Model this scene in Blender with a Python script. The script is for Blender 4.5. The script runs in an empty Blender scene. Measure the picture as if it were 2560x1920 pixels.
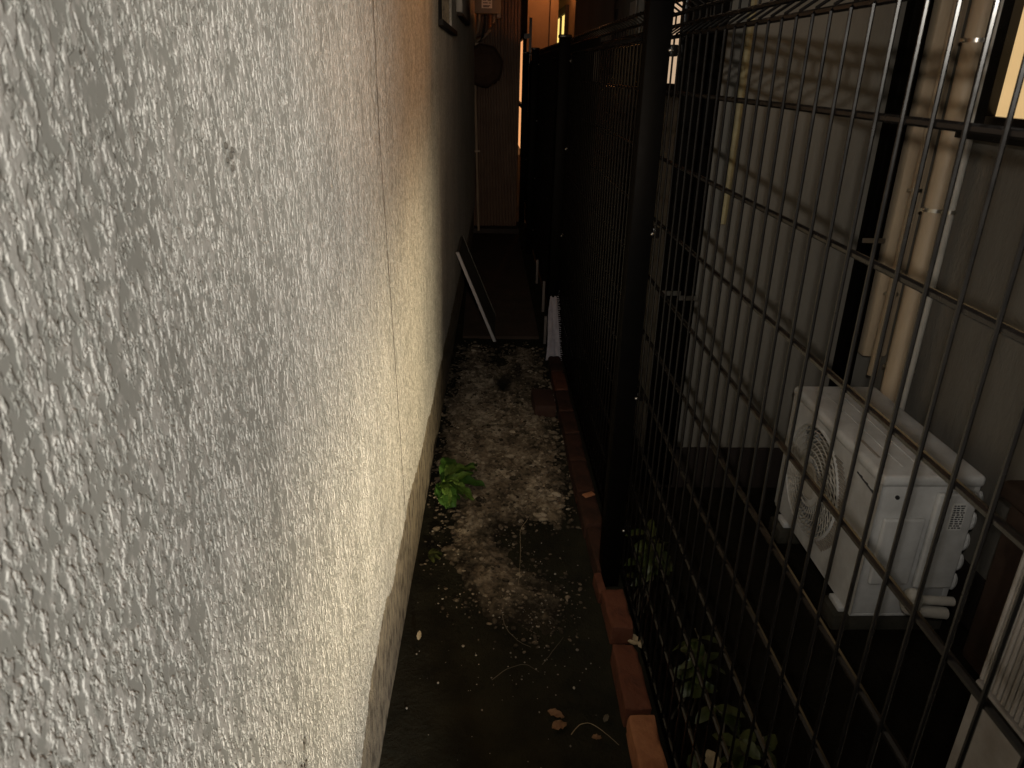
import bpy, bmesh, math, random
import numpy as np
from mathutils import Vector, Matrix, noise
random.seed(7)
RAD = math.radians
H = 1.42                                  # lens height above the alley floor

# ------------------------------------------------------------------ camera, world, light, exposure
sc = bpy.context.scene
C = sc.collection
cd = bpy.data.cameras.new('camera'); cam = bpy.data.objects.new('camera', cd); C.objects.link(cam)
cd.sensor_width = 36.0; cd.lens = 1850.0/2560.0*36.0
cd.clip_start = 0.02; cd.clip_end = 400
cam.matrix_world = Matrix(((0.999163, -0.007993, -0.040118, 0), (-0.033817, 0.39039, -0.920028, 0), (0.023016, 0.920615, 0.389793, H), (0, 0, 0, 1)))
cam.matrix_world = Matrix.LocRotScale(Vector((0, 0, H)), cam.matrix_world.to_quaternion(), None)
cd.dof.use_dof = True; cd.dof.focus_distance = 1.9; cd.dof.aperture_fstop = 17.0
sc.camera = cam

w = bpy.data.worlds.new('World'); sc.world = w; w.use_nodes = True
nt = w.node_tree; bg = nt.nodes['Background']
sky = nt.nodes.new('ShaderNodeTexSky'); sky.sky_type = 'NISHITA'; sky.sun_disc = False
sky.sun_elevation = RAD(-5); sky.sun_rotation = RAD(200)
nt.links.new(sky.outputs[0], bg.inputs[0]); bg.inputs[1].default_value = 0.05

sc.view_settings.view_transform = 'Standard'; sc.view_settings.look = 'None'
sc.view_settings.exposure = 0.0; sc.view_settings.gamma = 1.0
sc.cycles.use_denoising = True
sc.cycles.max_bounces = 8; sc.cycles.sample_clamp_indirect = 3.0
sc.cycles.use_adaptive_sampling = False

def lamp(name, kind, loc, energy, color, size=0.03, aim=None, cone=None, blend=1.0):
    d = bpy.data.lights.new(name, kind); d.energy = energy; d.color = color; d.shadow_soft_size = size
    o = bpy.data.objects.new(name, d); C.objects.link(o); o.location = loc
    if kind == 'SPOT': d.spot_size = cone; d.spot_blend = blend
    if aim is not None:
        o.rotation_euler = (Vector(aim)-Vector(loc)).to_track_quat('-Z', 'Y').to_euler()
    return o
# the torch the photographer's companion holds above the lens: shadows of the mesh fence fall from here
lamp('torch_light', 'SPOT', (0.03, -0.03, H+0.18), 51.0, (1.0, 0.93, 0.83), 0.007, aim=(0.73, 2.6, H-0.57), cone=RAD(82), blend=1.0)
lamp('added_far_spot', 'SPOT', (0.03, -0.03, H+0.18), 66.0, (1.0, 0.66, 0.38), 0.006, aim=(0.0, 6.0, H-0.75), cone=RAD(30), blend=1.0)  # added warm spot that brightens the far end, apart from the torch

# ------------------------------------------------------------------ node material helper
def nmat(name, col, rough=0.7, spec=0.4, metal=0.0, var=None, vscale=8.0, vstretch=(1, 1, 1), bump=None, fine=None, emit=None, estr=0.0, col3=None):
    """var: second colour mixed by noise; bump: (scale, metres); fine: (scale, metres)"""
    m = bpy.data.materials.new(name); m.use_nodes = True
    n = m.node_tree.nodes; l = m.node_tree.links; b = n['Principled BSDF']
    b.inputs['Base Color'].default_value = (*col, 1); b.inputs['Roughness'].default_value = rough
    b.inputs['Specular IOR Level'].default_value = spec; b.inputs['Metallic'].default_value = metal
    tc = n.new('ShaderNodeTexCoord'); mp = n.new('ShaderNodeMapping'); mp.inputs['Scale'].default_value = vstretch
    l.new(tc.outputs['Object'], mp.inputs[0])
    def nz(scale, detail=4, rgh=0.6):
        t = n.new('ShaderNodeTexNoise'); t.inputs['Scale'].default_value = scale; t.inputs['Detail'].default_value = detail
        t.inputs['Roughness'].default_value = rgh; l.new(mp.outputs[0], t.inputs['Vector']); return t
    if var is not None:
        t = nz(vscale, 6, 0.65)
        cr = n.new('ShaderNodeValToRGB'); cr.color_ramp.elements[0].position = 0.36; cr.color_ramp.elements[1].position = 0.64
        cr.color_ramp.elements[0].color = (*col, 1); cr.color_ramp.elements[1].color = (*var, 1)
        if col3 is not None:
            e = cr.color_ramp.elements.new(0.5); e.color = (*col3, 1)
        l.new(t.outputs[0], cr.inputs[0]); l.new(cr.outputs[0], b.inputs['Base Color'])
        mr = n.new('ShaderNodeMapRange'); mr.inputs[3].default_value = max(0.05, rough-0.12); mr.inputs[4].default_value = min(1, rough+0.12)
        l.new(t.outputs[0], mr.inputs[0]); l.new(mr.outputs[0], b.inputs['Roughness'])
    prev = None
    for bb in (bump, fine):
        if bb is None: continue
        t = nz(bb[0], 5, 0.65); bp = n.new('ShaderNodeBump'); bp.inputs['Distance'].default_value = bb[1]; bp.inputs['Strength'].default_value = 1.0
        l.new(t.outputs[0], bp.inputs['Height'])
        if prev is not None: l.new(prev.outputs[0], bp.inputs['Normal'])
        prev = bp
    if prev is not None: l.new(prev.outputs[0], b.inputs['Normal'])
    if emit is not None:
        b.inputs['Emission Color'].default_value = (*emit, 1); b.inputs['Emission Strength'].default_value = estr
    return m

def stucco_mat():
    m = bpy.data.materials.new('stucco'); m.use_nodes = True
    n = m.node_tree.nodes; l = m.node_tree.links; b = n['Principled BSDF']
    tc = n.new('ShaderNodeTexCoord')
    def mapped(sy, sz):
        mp = n.new('ShaderNodeMapping'); mp.inputs['Scale'].default_value = (1, sy, sz); l.new(tc.outputs['Object'], mp.inputs[0]); return mp
    def nz(mp, scale, detail, rgh, dist=0.0):
        t = n.new('ShaderNodeTexNoise'); t.inputs['Scale'].default_value = scale; t.inputs['Detail'].default_value = detail
        t.inputs['Roughness'].default_value = rgh; t.inputs['Distortion'].default_value = dist; l.new(mp.outputs[0], t.inputs['Vector']); return t
    def math_(op, a, c, clamp=False):
        k = n.new('ShaderNodeMath'); k.operation = op; k.use_clamp = clamp
        for i, v in enumerate((a, c)):
            if isinstance(v, (int, float)): k.inputs[i].default_value = v
            else: l.new(v, k.inputs[i])
        return k.outputs[0]
    m1 = mapped(1.0, 0.36); m2 = mapped(1.0, 0.52)
    big = nz(m1, 46, 3, 0.55, 0.4)               # where the trowel pressed it flat
    huge = nz(m2, 9, 2, 0.5)
    rid = nz(m2, 168, 3, 0.58, 0.3)              # crumbly grain standing proud
    v = math_('ADD', math_('ADD', rid.outputs[0], math_('MULTIPLY', math_('SUBTRACT', big.outputs[0], 0.5), 0.55)), math_('MULTIPLY', math_('SUBTRACT', huge.outputs[0], 0.5), 0.12))
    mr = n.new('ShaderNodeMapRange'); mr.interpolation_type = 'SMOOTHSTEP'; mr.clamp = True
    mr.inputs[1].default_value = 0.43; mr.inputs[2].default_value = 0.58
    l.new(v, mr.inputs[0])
    fine = nz(m2, 430, 3, 0.65)
    hgt = math_('ADD', math_('MULTIPLY', mr.outputs[0], 0.00070), math_('MULTIPLY', math_('MULTIPLY', fine.outputs[0], mr.outputs[0]), 0.00045))
    wav = nz(mapped(1, 0.7), 3.5, 3, 0.5)
    hgt = math_('ADD', hgt, math_('MULTIPLY', wav.outputs[0], 0.004))
    dn = n.new('ShaderNodeDisplacement'); dn.inputs['Midlevel'].default_value = 0.0; dn.inputs['Scale'].default_value = 1.0
    l.new(hgt, dn.inputs['Height']); l.new(dn.outputs[0], n['Material Output'].inputs['Displacement'])
    m.displacement_method = 'BOTH'
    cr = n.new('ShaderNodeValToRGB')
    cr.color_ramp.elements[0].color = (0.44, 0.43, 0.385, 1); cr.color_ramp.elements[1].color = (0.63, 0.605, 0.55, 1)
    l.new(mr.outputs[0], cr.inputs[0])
    st = nz(mapped(1, 0.25), 5, 5, 0.6)
    sr = n.new('ShaderNodeMapRange'); sr.inputs[1].default_value = 0.35; sr.inputs[2].default_value = 0.7; sr.inputs[3].default_value = 1.0; sr.inputs[4].default_value = 0.80
    l.new(st.outputs[0], sr.inputs[0])
    mx = n.new('ShaderNodeMix'); mx.data_type = 'RGBA'; mx.blend_type = 'MULTIPLY'; mx.inputs[0].default_value = 1.0
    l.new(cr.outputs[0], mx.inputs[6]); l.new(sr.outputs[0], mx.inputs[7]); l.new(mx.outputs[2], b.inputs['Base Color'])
    b.inputs['Roughness'].default_value = 0.95; b.inputs['Specular IOR Level'].default_value = 0.04
    return m

M = {}
M['stucco'] = stucco_mat()
M['plinth'] = nmat('plinth', (0.40, 0.34, 0.24), 0.95, 0.1, var=(0.12, 0.10, 0.075), vscale=38, vstretch=(1, 1, 0.5), bump=(130, 0.006), fine=(420, 0.002), col3=(0.30, 0.255, 0.19))
M['dirt_shade'] = nmat('lip_dirt_shade', (0.035, 0.03, 0.024), 0.9, 0.2, var=(0.11, 0.095, 0.075), vscale=40, vstretch=(1, 1, 0.4), bump=(90, 0.004))  # dirt with the shade of the coat's lip mixed in
M['joint'] = nmat('joint', (0.10, 0.09, 0.075), 0.9, 0.2)
def crust_mat():
    m = nmat('crust', (0.2, 0.15, 0.1), 0.9, 0.2, bump=(150, 0.005), fine=(480, 0.0015))
    n = m.node_tree.nodes; l = m.node_tree.links; b = n['Principled BSDF']
    at = n.new('ShaderNodeAttribute'); at.attribute_name = 'grit'
    cr = n.new('ShaderNodeValToRGB'); el = cr.color_ramp.elements
    el[0].position = 0.05; el[0].color = (0.026, 0.020, 0.013, 1); el[1].position = 0.9; el[1].color = (0.46, 0.385, 0.29, 1)
    for p_, c in ((0.28, (0.10, 0.08, 0.055)), (0.48, (0.19, 0.145, 0.10)), (0.68, (0.30, 0.245, 0.175))):
        e = el.new(p_); e.color = (*c, 1)
    tc = n.new('ShaderNodeTexCoord'); t = n.new('ShaderNodeTexNoise'); t.inputs['Scale'].default_value = 90; t.inputs['Detail'].default_value = 6
    l.new(tc.outputs['Object'], t.inputs['Vector'])
    k = n.new('ShaderNodeMath'); k.operation = 'MULTIPLY_ADD'; k.inputs[1].default_value = 0.5; k.inputs[2].default_value = -0.25; l.new(t.outputs[0], k.inputs[0])
    k2 = n.new('ShaderNodeMath'); k2.operation = 'ADD'; l.new(at.outputs['Fac'], k2.inputs[0]); l.new(k.outputs[0], k2.inputs[1])
    l.new(k2.outputs[0], cr.inputs[0]); l.new(cr.outputs[0], b.inputs['Base Color'])
    return m
M['crust'] = crust_mat()
M['yard'] = nmat('yard_soil', (0.006, 0.005, 0.003), 0.95, 0.1, var=(0.011, 0.009, 0.006), vscale=9, bump=(50, 0.01))
M['dark_block'] = nmat('dark_concrete', (0.05, 0.045, 0.035), 0.9, var=(0.025, 0.024, 0.017), vscale=16, bump=(70, 0.003))  # dark concrete tone of the foot blocks
M['soil'] = nmat('soil', (0.011, 0.0105, 0.006), 0.88, 0.15, var=(0.024, 0.022, 0.013), vscale=7, bump=(45, 0.008), fine=(330, 0.002))
M['paving'] = nmat('paving', (0.16, 0.14, 0.12), 0.8, var=(0.22, 0.20, 0.17), bump=(30, 0.004))
M['asphalt'] = nmat('asphalt', (0.05, 0.05, 0.05), 0.9, var=(0.035, 0.035, 0.035), bump=(60, 0.004))
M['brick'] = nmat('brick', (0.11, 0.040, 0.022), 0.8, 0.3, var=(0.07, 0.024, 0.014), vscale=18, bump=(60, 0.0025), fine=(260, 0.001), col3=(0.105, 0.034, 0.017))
M['brick_dirt_shade'] = nmat('brick_dirt_shade', (0.050, 0.020, 0.012), 0.85, 0.25, var=(0.024, 0.012, 0.008), vscale=14, bump=(60, 0.0025), fine=(260, 0.001), col3=(0.038, 0.016, 0.010))  # farther bricks: dirt plus the dark they lie in, both put in the colour
M['brick_pale'] = nmat('brick_pale', (0.36, 0.155, 0.075), 0.8, 0.3, var=(0.24, 0.095, 0.045), vscale=14, bump=(60, 0.0025), fine=(260, 0.001))  # nearest bricks paler, light missing there put into the colour
M['black'] = nmat('black_coating', (0.0035, 0.003, 0.0028), 0.24, 0.26, var=(0.006, 0.005, 0.0045), vscale=30)
M['post'] = nmat('post_coating', (0.0022, 0.0020, 0.0018), 0.5, 0.025, var=(0.0032, 0.0028, 0.0025), vscale=30)
M['screen'] = nmat('light_block_sheet', (0.006, 0.006, 0.006), 0.9, 0.1)
M['screw'] = nmat('screw_steel', (0.55, 0.53, 0.5), 0.3, metal=1.0)
M['siding'] = nmat('siding', (0.17, 0.16, 0.14), 0.75, 0.3, var=(0.14, 0.13, 0.112), vscale=3, vstretch=(1, 1, 0.4), bump=(90, 0.0015), fine=(6, 0.01))
M['beige'] = nmat('beige_plastic', (0.50, 0.40, 0.28), 0.5, 0.4, var=(0.40, 0.31, 0.215), vscale=9, vstretch=(1, 1, 0.3), bump=(14, 0.004))
M['white_metal'] = nmat('white_coated_steel', (0.58, 0.585, 0.585), 0.5, 0.45, var=(0.44, 0.44, 0.435), vscale=9, fine=(40, 0.0006))
M['white_plastic'] = nmat('white_plastic', (0.48, 0.46, 0.42), 0.5, 0.4, var=(0.40, 0.38, 0.34), vscale=14)
M['shaded_metal'] = nmat('shaded_white_steel', (0.34, 0.32, 0.30), 0.55, 0.4, var=(0.22, 0.20, 0.185), vscale=7)  # second unit's white steel, its dimness at the beam's edge put in the colour
M['dark_hole'] = nmat('dark_inside', (0.012, 0.012, 0.012), 0.8)
M['ink'] = nmat('ink', (0.04, 0.04, 0.045), 0.7)
M['sticker'] = nmat('sticker', (0.62, 0.62, 0.60), 0.6)
M['clamp'] = nmat('steel_clamp', (0.55, 0.52, 0.47), 0.3, metal=1.0)
M['brown'] = nmat('brown_board', (0.045, 0.024, 0.015), 0.7, var=(0.03, 0.018, 0.012), vscale=12)
M['fin'] = nmat('coil_fin', (0.34, 0.31, 0.28), 0.5, var=(0.24, 0.22, 0.195), vscale=12)
M['concrete'] = nmat('concrete', (0.20, 0.18, 0.155), 0.9, var=(0.13, 0.115, 0.10), vscale=10, bump=(70, 0.003))
M['leaf'] = nmat('leaf', (0.030, 0.085, 0.012), 0.45, 0.35, var=(0.06, 0.135, 0.022), vscale=30, bump=(55, 0.004))
M['leaf_young'] = nmat('leaf_young', (0.075, 0.15, 0.022), 0.42, 0.4, var=(0.13, 0.21, 0.04), vscale=40, bump=(60, 0.004))
M['leaf_dark'] = nmat('leaf_dark', (0.022, 0.036, 0.008), 0.4, 0.4, var=(0.045, 0.055, 0.012), vscale=35, bump=(70, 0.002))
M['deadleaf'] = nmat('dead_leaf', (0.26, 0.15, 0.075), 0.7, var=(0.17, 0.085, 0.045), vscale=60, bump=(120, 0.002))
M['paleleaf'] = nmat('pale_dead_leaf', (0.40, 0.32, 0.20), 0.6, var=(0.28, 0.21, 0.12), vscale=60, bump=(120, 0.002))
M['twig'] = nmat('twig', (0.12, 0.10, 0.07), 0.8)
M['pebble'] = nmat('pebble', (0.40, 0.37, 0.31), 0.8, var=(0.16, 0.13, 0.10), vscale=12)
M['board'] = nmat('board_face', (0.085, 0.085, 0.075), 0.6, var=(0.065, 0.065, 0.055))
M['board_edge'] = nmat('board_edge', (0.42, 0.41, 0.42), 0.5)
M['cloth'] = nmat('mesh_cloth', (0.42, 0.40, 0.45), 0.85, var=(0.36, 0.34, 0.38), vscale=40)
M['pipe_grey'] = nmat('grey_pipe', (0.34, 0.27, 0.20), 0.5, var=(0.26, 0.2, 0.15), vscale=12)
M['copper'] = nmat('copper', (0.55, 0.30, 0.17), 0.35, metal=1.0)
M['heater'] = nmat('heater_case', (0.16, 0.145, 0.12), 0.5, var=(0.14, 0.125, 0.105))
M['ribbed'] = nmat('ribbed_metal', (0.13, 0.078, 0.05), 0.55, var=(0.10, 0.06, 0.04), vscale=6)
M['dadoboard'] = nmat('dark_board', (0.022, 0.015, 0.012), 0.7, var=(0.016, 0.011, 0.009))
M['basket'] = nmat('basket_weave', (0.055, 0.032, 0.022), 0.8, bump=(120, 0.006))
M['render_warm'] = nmat('warm_render', (0.42, 0.33, 0.24), 0.85, var=(0.36, 0.28, 0.2), vscale=3, bump=(60, 0.003))
M['glass_dark'] = nmat('dark_glass', (0.012, 0.012, 0.012), 0.08, 0.6)
M['lit_gold'] = nmat('lit_gold', (0.3, 0.22, 0.12), 0.5, emit=(1.0, 0.66, 0.30), estr=0.66)
M['lit_fill'] = nmat('lit_fill', (0.3, 0.2, 0.1), 0.5, emit=(1.0, 0.52, 0.22), estr=0.6)  # unseen upper pane: glow added to warm the opposite wall
M['lit_peach'] = nmat('lit_peach', (0.3, 0.22, 0.15), 0.5, emit=(1.0, 0.70, 0.45), estr=0.55)
M['lit_door'] = nmat('lit_door', (0.3, 0.2, 0.12), 0.5, emit=(1.0, 0.44, 0.17), estr=0.95)
M['lit_yellow'] = nmat('lit_yellow', (0.3, 0.2, 0.1), 0.5, emit=(1.0, 0.72, 0.20), estr=1.15)
M['lit_orange'] = nmat('lit_orange', (0.3, 0.15, 0.06), 0.5, emit=(1.0, 0.34, 0.10), estr=14.0)
M['bulb'] = nmat('bulb', (0.8, 0.8, 0.7), 0.5, emit=(1.0, 0.95, 0.85), estr=20.0)

# ------------------------------------------------------------------ mesh helpers
WLOC = {}
class MB:
    def __init__(s): s.v = []; s.f = []
    def quad(s, *p):
        i = len(s.v); s.v += [tuple(q) for q in p]; s.f.append(tuple(range(i, i+len(p))))
    def box(s, x0, x1, y0, y1, z0, z1):
        i = len(s.v)
        s.v += [(x, y, z) for z in (z0, z1) for y in (y0, y1) for x in (x0, x1)]
        s.f += [tuple(i+k for k in q) for q in ((0, 2, 3, 1), (4, 5, 7, 6), (0, 1, 5, 4), (2, 6, 7, 3), (0, 4, 6, 2), (1, 3, 7, 5))]
    def obox(s, c, size, R):
        i = len(s.v); hx, hy, hz = (q/2 for q in size)
        for z in (-hz, hz):
            for y in (-hy, hy):
                for x in (-hx, hx): s.v.append(tuple(Vector(c)+R @ Vector((x, y, z))))
        s.f += [tuple(i+k for k in q) for q in ((0, 2, 3, 1), (4, 5, 7, 6), (0, 1, 5, 4), (2, 6, 7, 3), (0, 4, 6, 2), (1, 3, 7, 5))]
    def tube(s, pts, r, seg=8, caps=True):
        pts = [Vector(p) for p in pts]; rs = r if isinstance(r, (list, tuple)) else [r]*len(pts)
        rings = []
        for k, p in enumerate(pts):
            a = pts[max(0, k-1)]; b = pts[min(len(pts)-1, k+1)]; t = (b-a).normalized()
            up = Vector((0, 0, 1)) if abs(t.z) < 0.9 else Vector((1, 0, 0))
            u = t.cross(up).normalized(); v = t.cross(u)
            i = len(s.v)
            for q in range(seg):
                an = 2*math.pi*q/seg; s.v.append(tuple(p+(u*math.cos(an)+v*math.sin(an))*rs[k]))
            rings.append(i)
        for a, b in zip(rings[:-1], rings[1:]):
            for q in range(seg):
                s.f.append((a+q, a+(q+1) % seg, b+(q+1) % seg, b+q))
        if caps:
            s.f.append(tuple(rings[0]+q for q in range(seg))[::-1]); s.f.append(tuple(rings[-1]+q for q in range(seg)))
    def ball(s, c, r, n=5, m=8):
        c = Vector(c); rr = r if isinstance(r, (tuple, list)) else (r, r, r); i = len(s.v)
        s.v.append((c.x, c.y, c.z+rr[2]))
        for a in range(1, n):
            th = math.pi*a/n
            for b in range(m):
                ph = 2*math.pi*b/m; s.v.append((c.x+rr[0]*math.sin(th)*math.cos(ph), c.y+rr[1]*math.sin(th)*math.sin(ph), c.z+rr[2]*math.cos(th)))
        s.v.append((c.x, c.y, c.z-rr[2])); last = len(s.v)-1
        for b in range(m):
            s.f.append((i, i+1+b, i+1+(b+1) % m)); o = i+1+(n-2)*m
            s.f.append((last, o+(b+1) % m, o+b))
        for a in range(n-2):
            for b in range(m):
                p = i+1+a*m; q = p+m; s.f.append((p+b, q+b, q+(b+1) % m, p+(b+1) % m))
    def build(s, name, m, parent=None, smooth=False, bevel=0.0, seg=2):
        off = Vector(WLOC.get(parent.name, (0, 0, 0))) if parent is not None else Vector((0, 0, 0))
        me = bpy.data.meshes.new(name); me.from_pydata([tuple(Vector(p)-off) for p in s.v], [], s.f); me.update()
        if bevel > 0 or True:
            bm = bmesh.new(); bm.from_mesh(me)
            bmesh.ops.recalc_face_normals(bm, faces=bm.faces)
            if bevel > 0:
                es = [e for e in bm.edges if len(e.link_faces) == 2 and e.calc_face_angle(0) > 0.6]
                bmesh.ops.bevel(bm, geom=es, offset=bevel, segments=seg, profile=0.5, affect='EDGES', clamp_overlap=True)
            bm.to_mesh(me); bm.free()
        me.materials.append(m)
        if smooth or bevel > 0:
            for p in me.polygons: p.use_smooth = True
            try: me.set_sharp_from_angle(angle=RAD(40))
            except Exception: pass
        o = bpy.data.objects.new(name, me); C.objects.link(o)
        if parent is not None:
            o.parent = parent
            WLOC[o.name] = tuple(off)
        else: WLOC[o.name] = (0, 0, 0)
        return o

def tag(o, label=None, cat=None, group=None, kind=None):
    if label: o['label'] = label
    if cat: o['category'] = cat
    if group: o['group'] = group
    if kind: o['kind'] = kind
    return o
def thing(name, label, cat, loc, group=None):
    o = bpy.data.objects.new(name, None); C.objects.link(o); o.location = loc; o.empty_display_size = 0.1
    WLOC[o.name] = tuple(loc); tag(o, label, cat, group); return o
def fbm(p, oct=4):
    a, s, t = 1.0, 0.0, 0.0
    p = Vector(p)
    for _ in range(oct): s += a*noise.noise(p); t += a; a *= 0.5; p = p*2.03
    return s/t

# ================================================================== SETTING: ground
ZG = 0.0; ZY = -0.12                                 # alley floor and the lower yard behind the fence
g = MB(); g.quad((-80, -80, ZY-0.02), (80, -80, ZY-0.02), (80, 80, ZY-0.02), (-80, 80, ZY-0.02))
tag(g.build('ground', M['yard']), kind='structure')
p = MB()
NX, NY = 60, 330
xs = np.linspace(-0.34, 0.412, NX); ys = np.linspace(-0.9, 7.6, NY)
for j, y in enumerate(ys):
    for i, x in enumerate(xs):
        z = 0.010*fbm((x*5, y*5, 1.7))+0.004*fbm((x*22, y*22, 4.0)) - 0.002
        p.v.append((x, y, z))
for j in range(NY-1):
    for i in range(NX-1):
        a = j*NX+i; p.f.append((a, a+1, a+NX+1, a+NX))
k = len(p.v)
tag(p.build('path', M['soil'], smooth=True), kind='structure')
q = MB(); q.box(-0.115, 0.325, 4.02, 6.92, -0.02, 0.016)
tag(q.build('paving_strip', nmat('dark_paving', (0.055, 0.034, 0.024), 0.85, var=(0.035, 0.024, 0.017), vscale=5, bump=(30, 0.006)), bevel=0.004), kind='structure')
e = MB(); e.box(0.4125, 0.432, -0.9, 7.6, ZY-0.01, -0.012)
tag(e.build('kerb', M['soil']), kind='structure')
q = MB(); q.box(-6, 9, 7.605, 40, ZY-0.01, -0.004)
tag(q.build('pavement', M['paving']), kind='structure')
q = MB(); q.box(-20, 20, -14, -1.0, ZY-0.01, -0.02)
tag(q.build('road', M['asphalt']), kind='structure')

# crumbly mortar crust: outline in plan, heights from noise
POLY = [(0.03, 1.62), (-0.05, 1.70), (-0.11, 1.84), (-0.15, 1.97), (-0.12, 2.15), (-0.175, 2.33), (-0.20, 2.6), (-0.19, 2.95), (-0.18, 3.25), (-0.165, 3.55),
        (-0.13, 3.78), (-0.07, 3.93), (0.04, 3.82), (0.08, 3.66), (0.13, 3.85), (0.20, 3.97), (0.28, 3.88), (0.34, 3.6), (0.35, 3.2), (0.35, 2.9), (0.35, 2.55),
        (0.345, 2.32), (0.305, 2.10), (0.22, 2.11), (0.15, 2.14), (0.115, 2.04), (0.15, 1.90), (0.255, 1.83), (0.28, 1.72), (0.235, 1.60), (0.165, 1.55), (0.11, 1.64)]
def sdf(px, py):
    n = len(POLY); d = 1e9; ins = False
    for i in range(n):
        x0, y0 = POLY[i]; x1, y1 = POLY[(i+1) % n]
        ex, ey = x1-x0, y1-y0; wx, wy = px-x0, py-y0
        t = max(0, min(1, (wx*ex+wy*ey)/(ex*ex+ey*ey)))
        d = min(d, math.hypot(wx-ex*t, wy-ey*t))
        if (y0 > py) != (y1 > py) and px < x0+(py-y0)*ex/ey: ins = not ins
    return d if ins else -d
cr = MB(); PALE = []
NX, NY = 150, 620
xs = np.linspace(-0.19, 0.335, NX); ys = np.linspace(1.45, 4.0, NY)
vis = {}
for j, y in enumerate(ys):
    for i, x in enumerate(xs):
        d = sdf(x, y)+0.07*fbm((x*9, y*9, 9.0), 4)
        pale = 0.0
        if d < -0.06: z = -0.03
        else:
            m = min(1, max(0, (d+0.06)/0.17))
            d1, d2 = noise.voronoi(Vector((x*40, y*30, 0.3+3*fbm((x*6, y*6, 1), 2))))[0][0:2]
            e1, e2 = noise.voronoi(Vector((x*95, y*80, 1.3)))[0][0:2]
            l1 = max(0.0, 1-1.5*d1); l2 = max(0.0, 1-1.5*e1)
            reg = 0.5+0.9*fbm((x*6, y*6, 7.7), 3)                  # where it is lumpy, where trodden smooth
            reg = min(1.0, max(0.0, reg)); f1 = 0.5+0.5*fbm((x*14, y*14, 3.1), 4)
            lum = reg*(0.65*l1+0.35*l2)+(1-reg)*0.45*f1
            z = -0.026+0.026*m+0.020*m*f1+0.017*lum*(0.45+0.55*m)
            pale = 0.38+0.9*(lum-0.22)+0.75*fbm((x*12, y*8, 12.2), 5)+0.30*fbm((x*3, y*2.2, 5.5), 2)+0.06+0.9*(m-0.85)+0.12*noise.noise(Vector((x*55, y*55, 3)))-(0.34*(2.05-y)/0.4 if y < 2.05 else 0)  # pale mortar lumps, dark soil between; colour also carries the lumps' shading
            hole = math.hypot((x-0.10)/0.05, (y-3.34)/0.12)
            if hole < 1: z -= 0.03*(1-hole); pale -= 0.7*(1-hole)
            rust = math.hypot((x-0.17)/0.11, (y-3.42)/0.28)
            if rust < 1: pale -= 0.5*(1-rust)
        cr.v.append((x+0.002*noise.noise(Vector((x*60, y*60, 5))), y, z)); PALE.append(min(1, max(0, pale)))
for j in range(NY-1):
    for i in range(NX-1):
        a = j*NX+i
        if min(cr.v[a][2], cr.v[a+1][2], cr.v[a+NX][2], cr.v[a+NX+1][2]) > -0.028 or max(cr.v[a][2], cr.v[a+NX+1][2]) > -0.02:
            cr.f.append((a, a+1, a+NX+1, a+NX))
random.seed(31); nl = 0
def crust_z(x, y):
    i = int(round((x-xs[0])/(xs[1]-xs[0]))); j = int(round((y-ys[0])/(ys[1]-ys[0])))
    if 0 <= i < NX and 0 <= j < NY: return max(cr_z[j*NX+i], 0.0), PALE0[j*NX+i]
    return 0.0, 0.0
cr_z = [v[2] for v in cr.v]; PALE0 = list(PALE)
while nl < 4300:
    x = random.uniform(-0.19, 0.345); y = 1.42+2.55*random.random()**1.25
    d = sdf(x, y)+0.07*fbm((x*9, y*9, 9.0), 4)
    dens = min(1, max(0.0, (d+0.07)/0.10))*(0.25+0.95*max(0, min(1, 0.5+1.4*fbm((x*8, y*6, 44.0), 3))))
    if y < 2.1: dens *= 0.75
    if random.random() > dens or (math.hypot((x-0.10)/0.05, (y-3.34)/0.12) < 1): continue
    z, pl = crust_z(x, y)
    r = min(0.0125, 0.0028*math.exp(random.gauss(0.35, 0.55)))*(0.62 if y < 2.1 else 1.0); a = random.uniform(0, 6.28); el_ = random.uniform(1.0, 1.9)
    n0 = len(cr.v); b_ = MB(); b_.ball((0, 0, 0), (1, 1, 1), 5, 7)
    tone = min(1, max(0.15, (0.36 if y < 2.1 else 0.44)+0.35*random.gauss(0, 0.6)+0.45*fbm((x*7, y*6, 3.0), 3)+0.35*(pl-0.4)))
    for v in b_.v:
        q = Vector(v); q = q*(1+0.35*noise.noise(q*1.3+Vector((nl*3.1, 0, 0))))
        u, w_ = q.x*r*el_, q.y*r
        cr.v.append((x+u*math.cos(a)-w_*math.sin(a), y+u*math.sin(a)+w_*math.cos(a), z+q.z*r*0.62+r*0.12)); PALE.append(min(1, max(0, tone+0.15*q.z-0.12)))  # lump tops paler, undersides darker: shading put into the tone
    cr.f += [tuple(n0+k for k in f) for f in b_.f]; nl += 1
o = cr.build('mortar_crust', M['crust'], smooth=True)
at = o.data.attributes.new('grit', 'FLOAT', 'POINT')
at.data.foreach_set('value', PALE)
tag(o, 'pale crumbly crust of old mortar spread over the dark alley floor', 'mortar')

# scattered crumbs
pb = MB()
random.seed(11)
for k in range(230):
    t = random.random()
    y = 1.0+1.1*t**1.1 if random.random() < 0.7 else random.uniform(1.5, 4.4)
    x = random.uniform(-0.18, 0.31)
    if random.random() < 0.35: x = random.gauss(0.12, 0.07); y = random.gauss(1.55, 0.13)
    if not -0.18 < x < 0.32: continue
    r = random.choice((0.0008, 0.001, 0.001, 0.0013, 0.0018, 0.0026))*random.uniform(0.8, 1.3)
    pb.ball((x, y, 0.006+r*0.4 if sdf(x, y) < -0.01 else 0.03), (r*random.uniform(0.8, 1.5), r*random.uniform(0.8, 1.5), r*0.8), 4, 6)
tag(pb.build('pebbles', M['pebble'], smooth=False), 'small pale crumbs and pebbles strewn over the dark soil', 'pebbles', kind='stuff')

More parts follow.
